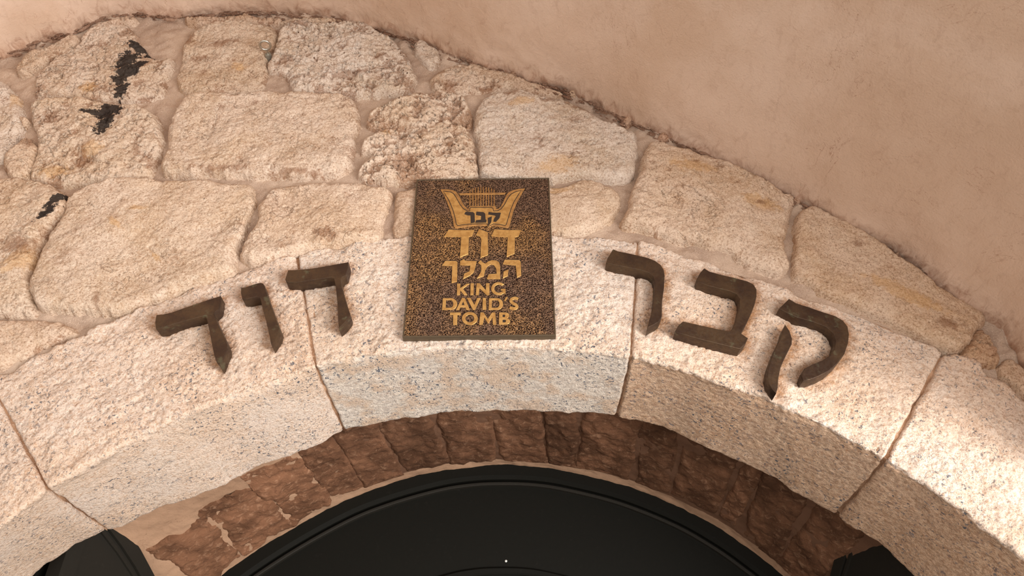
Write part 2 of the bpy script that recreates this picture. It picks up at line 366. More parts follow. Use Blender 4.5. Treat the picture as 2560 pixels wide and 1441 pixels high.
def stone_h(x, z, d, H, wd, seed, rough, pitted):
    dd = d + 0.010*fbm(x, z, 22, 3, seed) + 0.005*fbm(x, z, 75, 2, seed+3)
    t = np.clip(dd/wd, 0, 1)
    H = H*1.35
    prof = np.where(dd > 0, H*np.sqrt(np.clip(1-(1-t)**2.4, 0, 1)), dd*1.6)
    amp = sst((dd+0.002)/0.018)
    f1, f2, idv = worley(x + 0.02*fbm(x, z, 12, 2, seed+1), z + 0.02*fbm(x, z, 12, 2, seed+2), 13, seed)
    g1, g2, gv = worley(x + 0.03*fbm(x, z, 9, 2, seed+4), z + 0.03*fbm(x, z, 9, 2, seed+5), 6.5, seed+6)
    facets = (idv-0.5)*0.006*sst((f2-f1)/0.22) + (gv-0.5)*0.016*max(rough-.7, 0)*sst((g2-g1)/0.16)
    low = 0.018*fbm(x, z, 6, 2, seed+21) + (gv-0.5)*0.016*max(rough-.7, 0)*sst((g2-g1)/0.16)
    s = 0.018*fbm(x, z, 6, 2, seed+21) + facets*rough + 0.0075*rough**1.3*fbm(x, z, 24, 3, seed+31)
    r = np.abs(fbm(x, z, 40, 4, seed+41)); s += -0.0045*rough**1.5*sst((0.07-r)/0.07) + 0.0042*rough*fbm(x, z, 110, 2, seed+51)
    if pitted > 0:
        g1, g2, gi = worley(x, z, 34, seed+7); k = (gi > 0.72)*sst((0.42-g1)/0.3)
        s -= 0.010*pitted*k
    return prof + amp*s, s, low
SP = 0.0032
def blob(px, pz, c, r, ang=0.0):      # soft elliptical mask, c in photo px on the wall plane
    (cx, cz), = on_y([c], D); k = 1.32*D/F_PX; dx, dz = (px-cx)/k, (pz-cz)/(k*1.12)
    a, b = math.cos(ang), math.sin(ang); u, v = a*dx+b*dz, -b*dx+a*dz
    return np.clip(1.15-0.65*np.hypot(u/(r[0]*1.3), v/(r[1]*1.2)), 0, 1)
def wall_stone(parent, px, H=0.019, wd=0.030, rough=1.0, pitted=0.0, tint=(1, 1, 1), masks=None, label=None, seed=0, ylev=0.014, name='stone', m=None):
    poly = crom(on_y(px, D), 5, True)
    lo, hi = poly.min(0)-0.02, poly.max(0)+0.02
    xs = np.arange(lo[0], hi[0], SP); zs = np.arange(lo[1], hi[1], SP)
    X, Z = np.meshgrid(xs, zs, indexing='ij')
    d = sdist(X.ravel(), Z.ravel(), poly).reshape(X.shape)
    h, sr, lowp = stone_h(X, Z, d, H, wd, seed, rough, pitted)
    cav = np.clip((lowp-sr-0.0015)/0.007, 0, 1) + 0.35*np.clip(1-d/0.012, 0, 1)  # browns crevices and stone edges: dirt, plus edge shade put into the colour
    if label != 'nolimit':      # keep clear of the plaque
        dp = sdist(X.ravel(), Z.ravel(), PLQ).reshape(X.shape)
        lim = 0.024 + 0.2*np.clip(-dp-0.012, 0, 1); h = np.minimum(h, lim)
    V = np.stack([X, D+ylev-h, Z], -1).reshape(-1, 3)
    Fq = grid_faces(len(xs), len(zs)); keep = (d.ravel()[Fq] > -0.016).all(1)
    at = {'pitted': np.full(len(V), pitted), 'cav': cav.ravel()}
    for k, lst in (masks or {}).items():
        a = 0
        for c, r, ang in lst: a = np.maximum(a, blob(X.ravel(), Z.ravel(), c, r, ang))
        at[k] = a
    V, Fq, at = compact(V, Fq[keep], at)
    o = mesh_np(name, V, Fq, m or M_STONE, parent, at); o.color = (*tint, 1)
    return o
PLQ = on_y([(1041, 449), (1373, 445), (1392, 850), (1003, 852)], D)

# mortar bed of the wall
xs = np.arange(-2.3, 2.35, 0.0065); zs = np.arange(1.5, 4.08, 0.0065)
X, Z = np.meshgrid(xs, zs, indexing='ij')
ring_mid = (resample(OUT, 300)*0.5 + resample(ARR, 300)*0.5)
zmid = np.interp(X.ravel(), ring_mid[:, 0], ring_mid[:, 1], left=-9, right=-9).reshape(X.shape)
vault_poly = np.vstack([VAULT, [(VAULT[-1, 0], -1), (VAULT[0, 0], -1)]])
dv = sdist(X.ravel(), Z.ravel(), vault_poly).reshape(X.shape)
h = 0.010*fbm(X, Z, 9, 3, 3) + 0.006*fbm(X, Z, 45, 3, 5)
nearv = sst((0.07-dv)/0.07)
h = h + nearv*(0.006 + 0.024*fbm(X, Z, 24, 3, 12))
V = np.stack([X, D+0.016-h, Z], -1).reshape(-1, 3)
Fq = grid_faces(len(xs), len(zs))
keep = (Z.ravel()[Fq] > zmid.ravel()[Fq]).all(1) & (dv.ravel()[Fq] > -0.05).all(1)
V, Fq, at = compact(V, Fq[keep], {})
wall = mesh_np('wall_front', V, Fq, M_MORT); tag(wall, kind='structure')

S = lambda *a, **k: wall_stone(wall, *a, **k)
S([(40,178),(60,150),(150,105),(180,88),(197,98),(172,125),(120,152),(60,188)], H=0.022, wd=0.02, seed=11, tint=(.88,.80,.72))
S([(88,200),(110,165),(180,120),(215,85),(260,60),(320,66),(345,100),(370,130),(395,148),(425,145),(434,170),(412,197),(405,235),(330,250),(250,247),(200,244),(140,236),(95,240),(84,222)], seed=12, rough=1.3, tint=(.95,.91,.87), label='x',
  masks={'paint': [((345,118),(24,14),-.6),((322,150),(22,34),-.35),((312,190),(17,36),-.25),((352,165),(18,12),.5),((335,185),(22,10),.9),((306,228),(13,24),-.1),((375,140),(24,5),-.3)], 'ochre': [((222,222),(26,20),0)], 'brown': [((360,165),(20,24),0),((105,225),(20,14),0)]})
S([(440,200),(452,150),(466,95),(500,68),(570,60),(650,60),(690,76),(686,110),(668,150),(664,195),(640,225),(560,232),(500,238),(455,228)], seed=13, tint=(.90,.84,.77), masks={'ochre': [((598,172),(22,16),-.3)], 'brown': [((470,110),(34,20),1.2),((560,120),(50,18),.2),((500,150),(24,16),0)]})
S([(700,82),(740,62),(780,57),(850,60),(910,58),(950,85),(1000,120),(1032,165),(1038,205),(1015,232),(960,238),(900,238),(850,232),(780,234),(735,230),(715,197),(685,182),(668,172),(675,150),(690,120)], seed=14, rough=1.5, pitted=1, H=0.026, masks={'brown': [((718,160),(26,22),0),((745,72),(40,14),.2),((880,190),(70,14),.3),((950,150),(26,14),0)]})
S([(1038,112),(1060,103),(1092,125),(1102,150),(1078,168),(1050,150)], seed=15, H=0.018, wd=0.02, rough=.8)
S([(1080,198),(1100,175),(1150,160),(1220,165),(1262,178),(1292,200),(1272,220),(1230,230),(1170,233),(1110,228),(1076,222)], seed=16, rough=1.3, tint=(.98,.93,.88), masks={'brown': [((1120,215),(40,14),0),((1225,222),(34,10),0),((1283,190),(16,16),0)]})
S([(1180,170),(1250,180),(1330,205),(1400,228),(1395,240),(1330,232),(1290,222),(1230,200)], seed=17, H=0.014, wd=0.02, tint=(.85,.76,.68))
S([(465,50),(560,41),(650,42),(700,52),(690,62),(600,58),(500,66)], seed=18, H=0.022, wd=0.02, rough=1.4, tint=(.84,.74,.66))
S([(700,58),(780,42),(860,52),(905,60),(850,60),(760,60)], seed=19, H=0.018, wd=0.02, rough=1.2, tint=(.88,.8,.72))
S([(200,95),(230,70),(300,45),(345,48),(330,62),(270,62),(225,88)], seed=20, H=0.018, wd=0.02, rough=1.2, tint=(.9,.82,.76))
S([(-120,205),(-40,200),(12,208),(40,235),(55,280),(50,330),(30,370),(0,400),(-60,410),(-120,380)], seed=21, rough=.8, masks={'ochre': [((40,255),(14,30),.3)]})
S([(4,420),(10,395),(35,370),(70,345),(90,362),(86,405),(72,440),(22,443)], seed=22, H=0.02, rough=.9, tint=(.95,.87,.78), masks={'brown': [((75,365),(14,26),0),((10,430),(10,20),0)]})
S([(-300,260),(-200,225),(-140,240),(-140,370),(-200,430),(-300,440)], seed=23)
S([(80,262),(120,250),(200,246),(290,262),(365,274),(398,308),(408,350),(396,400),(372,438),(330,450),(250,456),(150,458),(92,450),(72,425),(88,385),(94,345),(78,300)], seed=24, rough=1.3, tint=(.97,.92,.86), label='x',
  masks={'paint': [((275,285),(28,22),.2),((266,318),(15,30),-.15),((232,290),(24,6),-.2)], 'ochre': [((140,430),(44,18),0),((240,385),(30,26),0)], 'brown': [((210,400),(14,34),.1),((285,290),(36,36),0),((130,300),(34,24),.7),((345,385),(10,26),0)]})
S([(425,330),(440,285),(480,247),(560,241),(700,236),(850,240),(893,262),(896,310),(878,395),(862,428),(800,444),(650,447),(520,443),(425,440),(400,420),(415,380)], seed=25, rough=.85, H=0.027, tint=(1.0,.95,.90), masks={'brown': [((640,268),(12,8),0),((560,280),(10,6),0),((560,432),(90,8),0),((740,440),(80,7),0)]})
S([(920,302),(935,275),(985,262),(1040,240),(1100,228),(1150,238),(1172,262),(1177,330),(1192,395),(1192,440),(1120,452),(1040,460),(990,460),(920,450),(893,438),(900,418),(930,388),(903,378),(910,355),(945,328),(920,314)], seed=26, rough=1.7, pitted=1, H=0.026, tint=(1.03,.98,.92), masks={'ochre': [((965,335),(12,12),0)], 'brown': [((968,365),(12,11),0),((1012,310),(16,10),0),((1050,345),(22,9),0),((1125,378),(14,22),0)]})
S([(1196,262),(1230,241),(1300,233),(1360,246),(1440,262),(1500,300),(1560,330),(1592,348),(1590,400),(1574,448),(1540,458),(1490,448),(1440,442),(1380,452),(1300,450),(1210,442),(1195,420),(1200,370),(1185,320)], seed=27, rough=1.0, H=0.026, masks={'ochre': [((1400,420),(50,26),.2),((1300,270),(40,14),.3)], 'brown': [((1270,245),(30,10),0),((1370,258),(26,8),0),((1450,275),(40,14),-.5)]})
S([(-260,450),(-120,440),(0,447),(60,447),(115,460),(158,485),(174,497),(158,540),(112,590),(96,640),(76,700),(86,750),(80,782),(0,786),(-120,790),(-260,780)], seed=28, H=0.026, rough=.9, tint=(.98,.92,.85),
  masks={'paint': [((152,510),(9,30),-.55),((128,542),(7,22),-.8)], 'brown': [((55,625),(48,26),-.2),((130,540),(12,34),-.7)], 'ochre': [((32,687),(14,9),.4),((60,660),(40,30),.3)]})
S([(180,495),(240,467),(300,450),(420,455),(600,460),(632,475),(636,508),(612,580),(588,650),(576,688),(480,722),(380,757),(300,786),(250,784),(170,780),(100,775),(74,732),(80,690),(106,630),(150,560)], seed=29, rough=.65, H=0.027, tint=(1.0,.94,.875), masks={'ochre': [((300,575),(26,8),-.6),((350,535),(20,8),0),((395,650),(16,6),-.7)], 'brown': [((248,760),(7,30),.25)]})
S([(652,510),(686,472),(760,461),(900,463),(972,478),(976,500),(958,560),(948,604),(860,615),(760,632),(700,650),(620,660),(600,632),(640,562)], seed=30, rough=.7, H=0.025, tint=(1.0,.93,.86), masks={'brown': [((815,598),(30,18),-.3)]})
S([(986,492),(1012,476),(1060,466),(1200,462),(1204,585),(1060,588),(990,587),(983,560)], seed=31, rough=.7, tint=(.86,.76,.67))
S([(1215,470),(1300,465),(1350,462),(1400,467),(1450,451),(1500,455),(1542,480),(1546,515),(1512,560),(1450,588),(1380,586),(1300,585),(1215,585)], seed=32, rough=.8, tint=(1.0,.93,.85), masks={'ochre': [((1400,478),(30,12),.2)]})
S([(1600,420),(1614,372),(1640,358),(1700,374),(1790,400),(1880,440),(1965,488),(1982,505),(1970,560),(1965,620),(1975,665),(1940,688),(1850,652),(1822,630),(1750,612),(1690,602),(1600,575),(1560,560),(1566,530),(1582,470)], seed=33, rough=.8, H=0.027, tint=(1.02,.94,.86), masks={'ochre': [((1900,520),(50,20),-.35),((1730,430),(60,20),-.2)], 'brown': [((1795,432),(15,10),0),((1735,418),(8,5),0),((1895,518),(12,7),0)]})
S([(1988,580),(1998,532),(2035,520),(2100,552),(2200,612),(2300,682),(2380,740),(2440,770),(2462,800),(2434,850),(2405,882),(2370,880),(2300,842),(2200,792),(2080,742),(2010,702),(1984,680)], seed=34, rough=.7, H=0.026, tint=(.98,.88,.78), masks={'ochre': [((2250,740),(90,20),-.55)], 'brown': [((2360,820),(30,14),-.3),((2140,620),(16,8),0),((2330,695),(30,12),-.7)]})
S([(2402,884),(2440,832),(2482,862),(2500,905),(2465,918),(2410,900)], seed=35, rough=1.3, H=0.02, tint=(.84,.68,.55))
S([(2500,930),(2520,895),(2600,950),(2680,1040),(2700,1090),(2620,1040),(2560,985)], seed=36, rough=.8, tint=(.92,.8,.7))
S([(-240,800),(-60,800),(60,800),(150,806),(188,828),(150,850),(80,884),(0,926),(-100,985),(-220,1060)], seed=37, rough=.7, tint=(.97,.88,.80))
S([(-560,900),(-420,820),(-265,800),(-250,1050),(-330,1140),(-560,1200)], seed=38)
S([(-560,480),(-280,460),(-280,780),(-420,800),(-560,880)], seed=39)
for (sx, sy, r, sd, ti) in ((60,300,14,40,(.9,.8,.7)),(1430,232,10,41,(.8,.68,.58)),(1660,345,16,42,(.78,.6,.5)),(1990,503,13,43,(.68,.54,.45)),(1285,190,12,44,(.6,.46,.38)),(2470,880,20,45,(.8,.62,.5)),(2448,835,12,46,(.7,.55,.45)),(615,40,12,48,(.8,.7,.6)),(1570,300,12,49,(.8,.65,.55)),(2240,640,11,50,(.6,.5,.44))):
    a0 = random.random()*6
    S([(sx+r*(1+.35*random.uniform(-1,1))*math.cos(a0+k*math.pi/3), sy+.8*r*(1+.35*random.uniform(-1,1))*math.sin(a0+k*math.pi/3)) for k in range(6)], seed=sd, H=0.02, wd=0.014, rough=1.0, tint=ti, name='small_stone')

# crumbling lip where the plaster meets the stonework
def lump(c, r, sd):
    bm = bmesh.new(); bmesh.ops.create_icosphere(bm, subdivisions=2, radius=1)
    P = np.array([v.co for v in bm.verts]); n = fbm(P[:, 0]+sd*3.1, P[:, 1]+P[:, 2]*1.7+sd, 1.6, 2, sd)
    P = P*(1+0.55*n)[:, None]*np.array(r) + np.array(c)
    Fc = np.array([[v.index for v in f.verts] for f in bm.faces]); bm.free(); return P, Fc
rs = random.Random(5); Vs, Fs, off = [], [], 0
vr = resample(VAULT[14:-30], 900)
for k in range(1100):
    i = rs.randrange(10, 880); q = vr[i]; big = rs.random()
    d2 = vr[i+5]-vr[i-5]; ang = math.atan2(d2[1], d2[0]); L = 0.003+0.007*big**4
    P, Fc = lump((0, 0, 0), (L*rs.uniform(1, 2.4), L*0.55, L*rs.uniform(.35, .8)), k)
    c, s_ = math.cos(ang), math.sin(ang); P = np.stack([P[:, 0]*c-P[:, 2]*s_, P[:, 1], P[:, 0]*s_+P[:, 2]*c], -1)
    nx = np.array([s_, -c]); g = rs.uniform(-0.001, 0.012)+0.03*rs.random()**4
    P += np.array([q[0]+nx[0]*g, D+0.006-rs.uniform(0, .012), q[1]+nx[1]*g])
    Vs.append(P); Fs.append(Fc+off); off += len(P)
cr_ = mesh_np('crumbled_mortar_lip', np.vstack(Vs), np.vstack(Fs), M_CRUMB, wall); cr_['kind'] = 'stuff'

# ------------------------------------------------------------------ plastered vault coming towards the viewer
npf = 900; P0 = resample(VAULT, npf)
ys = np.concatenate([np.arange(D+0.05, D-0.12, -0.006), np.arange(D-0.12, D-1.0, -0.02), np.linspace(D-1.0, -2.6, 60)])
tan = np.gradient(P0, axis=0); tan /= np.linalg.norm(tan, axis=1)[:, None]; nrm = np.stack([tan[:, 1], -tan[:, 0]], -1)
sm = np.stack([np.convolve(np.pad(P0[:, k], 25, 'reflect', reflect_type='odd'), np.ones(51)/51, 'valid') for k in (0, 1)], -1)
V = np.zeros((npf, len(ys), 3)); s_arc = np.linspace(0, 5.2, npf)
for j, y in enumerate(ys):
    b = float(sst((D-y)/0.22)); base = P0*(1-b)+sm*b
    e = math.exp(-max(D-y, 0)/0.03)
    off_ = 0.010*fbm(s_arc, np.full(npf, y), 3.0, 3, 61) + 0.0022*fbm(s_arc, np.full(npf, y), 22, 3, 62) + e*(0.012*fbm(s_arc, np.full(npf, y), 24, 4, 63) + .002)
    q = base + nrm*off_[:, None]
    V[:, j, 0] = q[:, 0]; V[:, j, 1] = y; V[:, j, 2] = q[:, 1]
SS, YY = np.meshgrid(s_arc, ys, indexing='ij')
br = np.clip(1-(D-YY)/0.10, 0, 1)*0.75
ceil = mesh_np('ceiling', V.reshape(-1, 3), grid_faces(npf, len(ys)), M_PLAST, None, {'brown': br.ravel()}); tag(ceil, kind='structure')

# ------------------------------------------------------------------ the granite arch
arch = empty('stone_arch', (0, D, 1.6), 'pale speckled granite arch of rough voussoirs over the dark doorway', 'arch')
def profile_pts(o, a, b, step):
    """one cross-section outer edge -> face -> arris -> soffit -> back, corners rounded"""
    n_out = np.array([a[0]-o[0], 0, a[1]-o[1]]); n_out /= np.linalg.norm(n_out)
    P = [np.array([o[0], D+0.05, o[1]])+n_out*0.004, np.array([o[0], D, o[1]]), np.array([a[0], D, a[1]]), np.array([b[0], BACK, b[1]]), np.array([b[0], BACK, b[1]])-n_out*0.09]
    out = [P[0]]; rad = [0, 0.010, 0.008, 0.010, 0]
    for i in (1, 2, 3):
        d0 = P[i-1]-P[i]; d1 = P[i+1]-P[i]; d0 /= np.linalg.norm(d0); d1 /= np.linalg.norm(d1)
        A, B = P[i]+d0*rad[i], P[i]+d1*rad[i]
        out += [(1-t)**2*A+2*t*(1-t)*P[i]+t*t*B for t in (0, .33, .66, 1)]
    out.append(P[4]); return np.array(out)
def sweep(seg, nv_step, nu, scale_in=0.0):
    o, a, b = (resample(s, nu) for s in seg)
    L = [resample(profile_pts(o[i], a[i], b[i], 0), 3) for i in (0,)]
    ref = profile_pts(o[nu//2], a[nu//2], b[nu//2], 0); ln = np.linalg.norm(np.diff(ref, axis=0), axis=1).sum()
    nv = int(ln/nv_step)
    G = np.stack([resample(profile_pts(o[i], a[i], b[i], 0), nv) for i in range(nu)])
    du = np.gradient(G, axis=0); dv_ = np.gradient(G, axis=1); N = np.cross(dv_, du); N /= np.linalg.norm(N, axis=2)[..., None]+1e-12
    return G, N, ln
tints = [(1.0, .97, .94), (1.0, .965, .93), (1.0, 1.0, .99), (1.02, .99, .95), (1.03, 1.0, .965)]
for k, seg in enumerate(SEG):
    if k == 0: nlen = 0.75
    ulen = np.linalg.norm(np.diff(seg[1], axis=0), axis=1).sum(); nu = int(ulen/0.0036)
    G, N, ln = sweep(seg, 0.0036, nu); nv = G.shape[1]
    U = np.linspace(0, ulen, nu)[:, None]*np.ones((1, nv)) + k*3.7; W = np.ones((nu, 1))*np.linspace(0, ln, nv)[None, :]
    # distance from the joints, measured on the surface itself
    e0 = np.linalg.norm(G-G[:1], axis=2); e1 = np.linalg.norm(G-G[-1:], axis=2)
    de = np.minimum(e0, e1) + 0.005*fbm(U, W, 22, 3, 70+k) + 0.0015
    y = G[..., 1]
    arr = np.exp(-((y-D)/0.02)**2)*np.exp(-np.abs(G[..., 2]-np.interp(G[..., 0], ARR[:, 0], ARR[:, 1]))/0.02)
    topd = np.abs(G[..., 2]-np.interp(G[..., 0], OUT[:, 0], OUT[:, 1]))
    disp = 0.012*fbm(U, W, 5, 2, 80+k) + 0.006*fbm(U, W, 24, 2, 90+k) + 0.0040*fbm(U, W, 95, 2, 95+k)
    r = np.abs(fbm(U, W*1.0, 60, 3, 97+k)); disp += -0.004*sst((0.08-r)/0.08)
    disp += -arr*0.020*np.clip(fbm(U, W, 14, 3, 99+k)+0.05, 0, 1) + arr*0.003
    chip = np.exp(-np.abs(y-BACK)/0.03)*0.012*fbm(U, W*0.2, 16, 4, 120+k)
    disp *= 1-0.74*sst((y-D)/0.04)
    disp += chip
    disp += np.exp(-topd/0.02)*(y < D+0.012)*0.018*fbm(U, W*.2, 24, 3, 130+k)
    disp *= sst(de/0.02)*.7+.3; disp -= 0.022*(1-sst(de/0.0075))**1.5
    dplq = sdist(G[..., 0].ravel(), G[..., 2].ravel(), PLQ).reshape(nu, nv)
    disp = np.where((y < D+.003) & (dplq > -0.006), np.minimum(disp, 0.003), disp)
    Vv = G + N*disp[..., None]
    gx, gz = G[..., 0].ravel(), G[..., 2].ravel(); rust = np.zeros(gx.size)
    face = (y.ravel() < D+0.01)
    for lw in LW:
        if lw[:, 0].max() < gx.min()-.1 or lw[:, 0].min() > gx.max()+.1: continue
        for ox, oz, rr, am in ((0.004, -0.006, 0.040, .85), (0.008, -0.022, .034, .7), (-0.012, -0.004, .03, .7)):
            dd = sdist(gx-ox, gz-oz, lw); rust = np.maximum(rust, am*np.clip(1+dd/rr, 0, 1))
    rust = np.where(face, rust, 0); jr = np.clip(1-(np.minimum(e0, e1).ravel())/0.02, 0, 1)*0.55; rust = np.maximum(rust, jr)
    sf = {0: .1, 1: .22, 2: 1.0, 3: .7, 4: .3}[k]
    tanm = np.where(y.ravel() > D+0.012, {3: .95, 4: 1.0}.get(k, 0.0), 0.0); speck = np.where(y.ravel() > D+0.012, sf, 0.12 if k in (0, 1) else 0.2)  # right soffits tanned: stone tone plus warm shade put into the colour
    o = mesh_np('voussoir', Vv.reshape(-1, 3), grid_faces(nu, nv, True), M_GRAN, None, {'rust': rust, 'speck': speck, 'tan': tanm}); o.color = (*tints[k], 1)
    adopt(o, arch)
# mortar inside the joints, one strip per joint
for k in range(4):
    segs = [resample(c, 9) for c in ((lambda c, x: c[np.abs(c[:, 0]-x) < 0.02])(resample(C_, 3000), x_) for C_, x_ in ((OUT, jo[k]), (ARR, ja[k]), (BCK, jb[k])))]
    Gk, Nk, _ = sweep(segs, 0.012, 9)
    o = mesh_np('joint_mortar', (Gk-Nk*(0.0085+0.006*fbm(Gk[..., 0]+Gk[..., 1], Gk[..., 2]-Gk[..., 1], 40, 2, 5))[..., None]).reshape(-1, 3), grid_faces(Gk.shape[0], Gk.shape[1], True), M_JOINT); adopt(o, arch)

# ------------------------------------------------------------------ recess behind the arch: plastered splay with brown stones
pan_px = [(300, 1720), (430, 1560), (560, 1441), (700, 1345), (850, 1262), (960, 1218), (1080, 1184), (1160, 1170), (1235, 1165), (1330, 1167), (1420, 1180), (1560, 1215), (1700, 1270), (1800, 1325), (1880, 1380), (1955, 1441), (2090, 1580), (2200, 1740)]
PAN = crom(on_y(pan_px, PANEL), 8)
fr = resample(BCK, 260).copy(); cxm = -0.041*D
fr[:, 1] += 0.075*D; fr[:, 0] = cxm + (fr[:, 0]-cxm)*1.06
fr = crom(resample(np.stack([np.convolve(np.pad(fr[:, k], 12, 'edge'), np.ones(25)/25, 'valid') for k in (0, 1)], -1), 14), 30)
NA = 700; FR = resample(fr, NA); PB = resample(PAN, NA)
def splay(ua, wa, lift=0.0):
    """u along the arch 0..1, w depth 0..1 -> point, lifted towards the opening"""
    u = np.clip(ua, 0, 1)*(NA-1)
    f = lambda C, k: np.interp(u, np.arange(NA), C[:, k])
    x = f(FR, 0)*(1-wa)+f(PB, 0)*wa; z = f(FR, 1)*(1-wa)+f(PB, 1)*wa; y = (BACK+0.01)*(1-wa)+(PANEL+0.02)*wa
    nx = -(x-cxm); nz = -(z-(2.0*0+1.0)); L = np.hypot(nx, nz)
    return np.stack([x+nx/L*lift, y, z+nz/L*lift], -1)
uu = np.linspace(0, 1, 560); ww = np.linspace(0, 1, 130); UU, WW = np.meshgrid(uu, ww, indexing='ij')
lf = 0.008*fbm(UU*3, WW, 6, 3, 140) + 0.003*fbm(UU*3, WW*.6, 40, 2, 141)
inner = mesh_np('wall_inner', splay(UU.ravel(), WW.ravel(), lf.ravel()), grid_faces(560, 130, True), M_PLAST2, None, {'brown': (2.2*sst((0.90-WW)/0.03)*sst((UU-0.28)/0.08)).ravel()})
tag(inner, kind='structure')
def u_of(px, py):      # splay u whose image column at mid depth is px (search on the built surface)
    P = splay(uu, np.full(uu.shape, 0.72)); c = (P-np.array([0, 0, EYE])) @ R3
    X = 1280+F_PX*c[:, 0]/-c[:, 2]; return float(np.interp(px, X, uu))
bounds = [(450, 560, .50, .93, 0), (575, 690, .42, .92, 1), (700, 800, .30, .90, 2), (810, 884, .1, .88, 3), (896, 985, .1, .90, 4), (1000, 1108, .12, .88, 5), (1122, 1238, .1, .90, 6), (1250, 1358, .1, .90, 7), (1372, 1440, .1, .90, 8), (1455, 1580, .1, .89, 9), (1596, 1672, .1, .88, 10), (1690, 1800, .1, .86, 11), (1815, 1850, .2, .84, 12), (1868, 1960, .1, .9, 13), (1975, 2060, .1, .9, 14)]
for (a, b, w0, w1, sd) in bounds:
    ua, ub = u_of(a, 0), u_of(b, 0); nu = max(30, int((ub-ua)*3.2/0.005)); nv = 110
    m_ = 0.012; ua -= 0.0016; ub += 0.0016
    u1 = np.linspace(ua-m_*.35, ub+m_*.35, nu); w1_ = np.linspace(w0-.03, w1+.03, nv); UU, WW = np.meshgrid(u1, w1_, indexing='ij')
    LU, LW_ = 3.2, 0.64
    skew = (WW-.6)*0.012*math.sin(sd*2.3)
    d = np.minimum(np.minimum((UU-ua+skew)*LU, (ub-UU-skew)*LU), np.minimum((WW-w0)*LW_, (w1-WW)*LW_))
    xa, xb = UU*LU, WW*LW_
    dd = d + (0.045 if sd < 3 else 0.014)*fbm(xa, xb, 12, 4, 150+sd)
    t = np.clip(dd/0.03, 0, 1)
    h = np.where(dd > 0, 0.006*np.sqrt(1-(1-t)**2), dd*1.2) + sst(dd/.01)*(0.012*fbm(xa, xb, 9, 3, 170+sd) + 0.008*fbm(xa, xb, 34, 3, 190+sd)) + .002
    o = mesh_np('stone', splay(UU.ravel(), WW.ravel(), h.ravel()), grid_faces(nu, nv, True), M_BROWN, inner)
    k = 0.80+0.30*((sd*7) % 5)/4 + (0.35, .3, .25, .2)[sd]*(1 if sd < 4 else 0) if sd < 4 else 0.78+0.34*((sd*7) % 5)/4; o.color = (k, k*.98, k*.96, 1)

# black arched door panel at the back
door = tag(bpy.data.objects.new('door_1', None), kind='structure'); COL.objects.link(door); door.location = (cxm, PANEL, 0)
def arch_band(curve, in0, in1, y0, y1, name, m, n=240):
    """ring following a curve, from inset in0 to inset in1 towards the opening, front at y0"""
    c = resample(curve, n); tn = np.gradient(c, axis=0); tn /= np.linalg.norm(tn, axis=1)[:, None]; nn = np.stack([tn[:, 1], -tn[:, 0]], -1)
    r = 0.25*min(abs(in1-in0), abs(y1-y0)); pr = [(in0, y1), (in0, y0+r), (in0+r, y0), (in1-r, y0), (in1, y0+r), (in1, y1)]
    V = np.stack([np.stack([c[:, 0]+nn[:, 0]*i, np.full(n, y), c[:, 1]+nn[:, 1]*i], -1) for i, y in pr], 1)
    me = mesh_np(name, V.reshape(-1, 3), grid_faces(n, len(pr)), m); me.data.set_sharp_from_angle(angle=0.6)
    return me
pc = resample(PAN, 240)
pv = [(p[0], PANEL+0.03, p[1]) for p in pc]+[(pc[-1, 0], PANEL+0.03, 0.0), (pc[0, 0], PANEL+0.03, 0.0)]
me = bpy.data.meshes.new('panel'); me.from_pydata(pv, [], [list(range(len(pv)))]); o = link('panel', me, M_BLACK); adopt(o, door)
o = arch_band(PAN, -0.03, 0.048, PANEL, PANEL+0.05, 'frame', M_BLACK); adopt(o, door)
o = arch_band(PAN, 0.056, 0.068, PANEL+0.012, PANEL+0.04, 'moulding', M_LEAF); adopt(o, door)
o = arch_band(PAN, 0.355, 0.38, PANEL+0.018, PANEL+0.04, 'moulding', M_BLACK); adopt(o, door)
(sx, sz), = on_y([(1265, 1402)], PANEL+0.02)
bm = bmesh.new(); bmesh.ops.create_uvsphere(bm, u_segments=12, v_segments=8, radius=0.0042)
for v in bm.verts: v.co = Vector((v.co.x+sx, v.co.y*0.6+PANEL+0.028, v.co.z+sz))
me = bpy.data.meshes.new('screw_cap'); bm.to_mesh(me); bm.free(); o = link('screw_cap', me, M_SCREW); adopt(o, door)

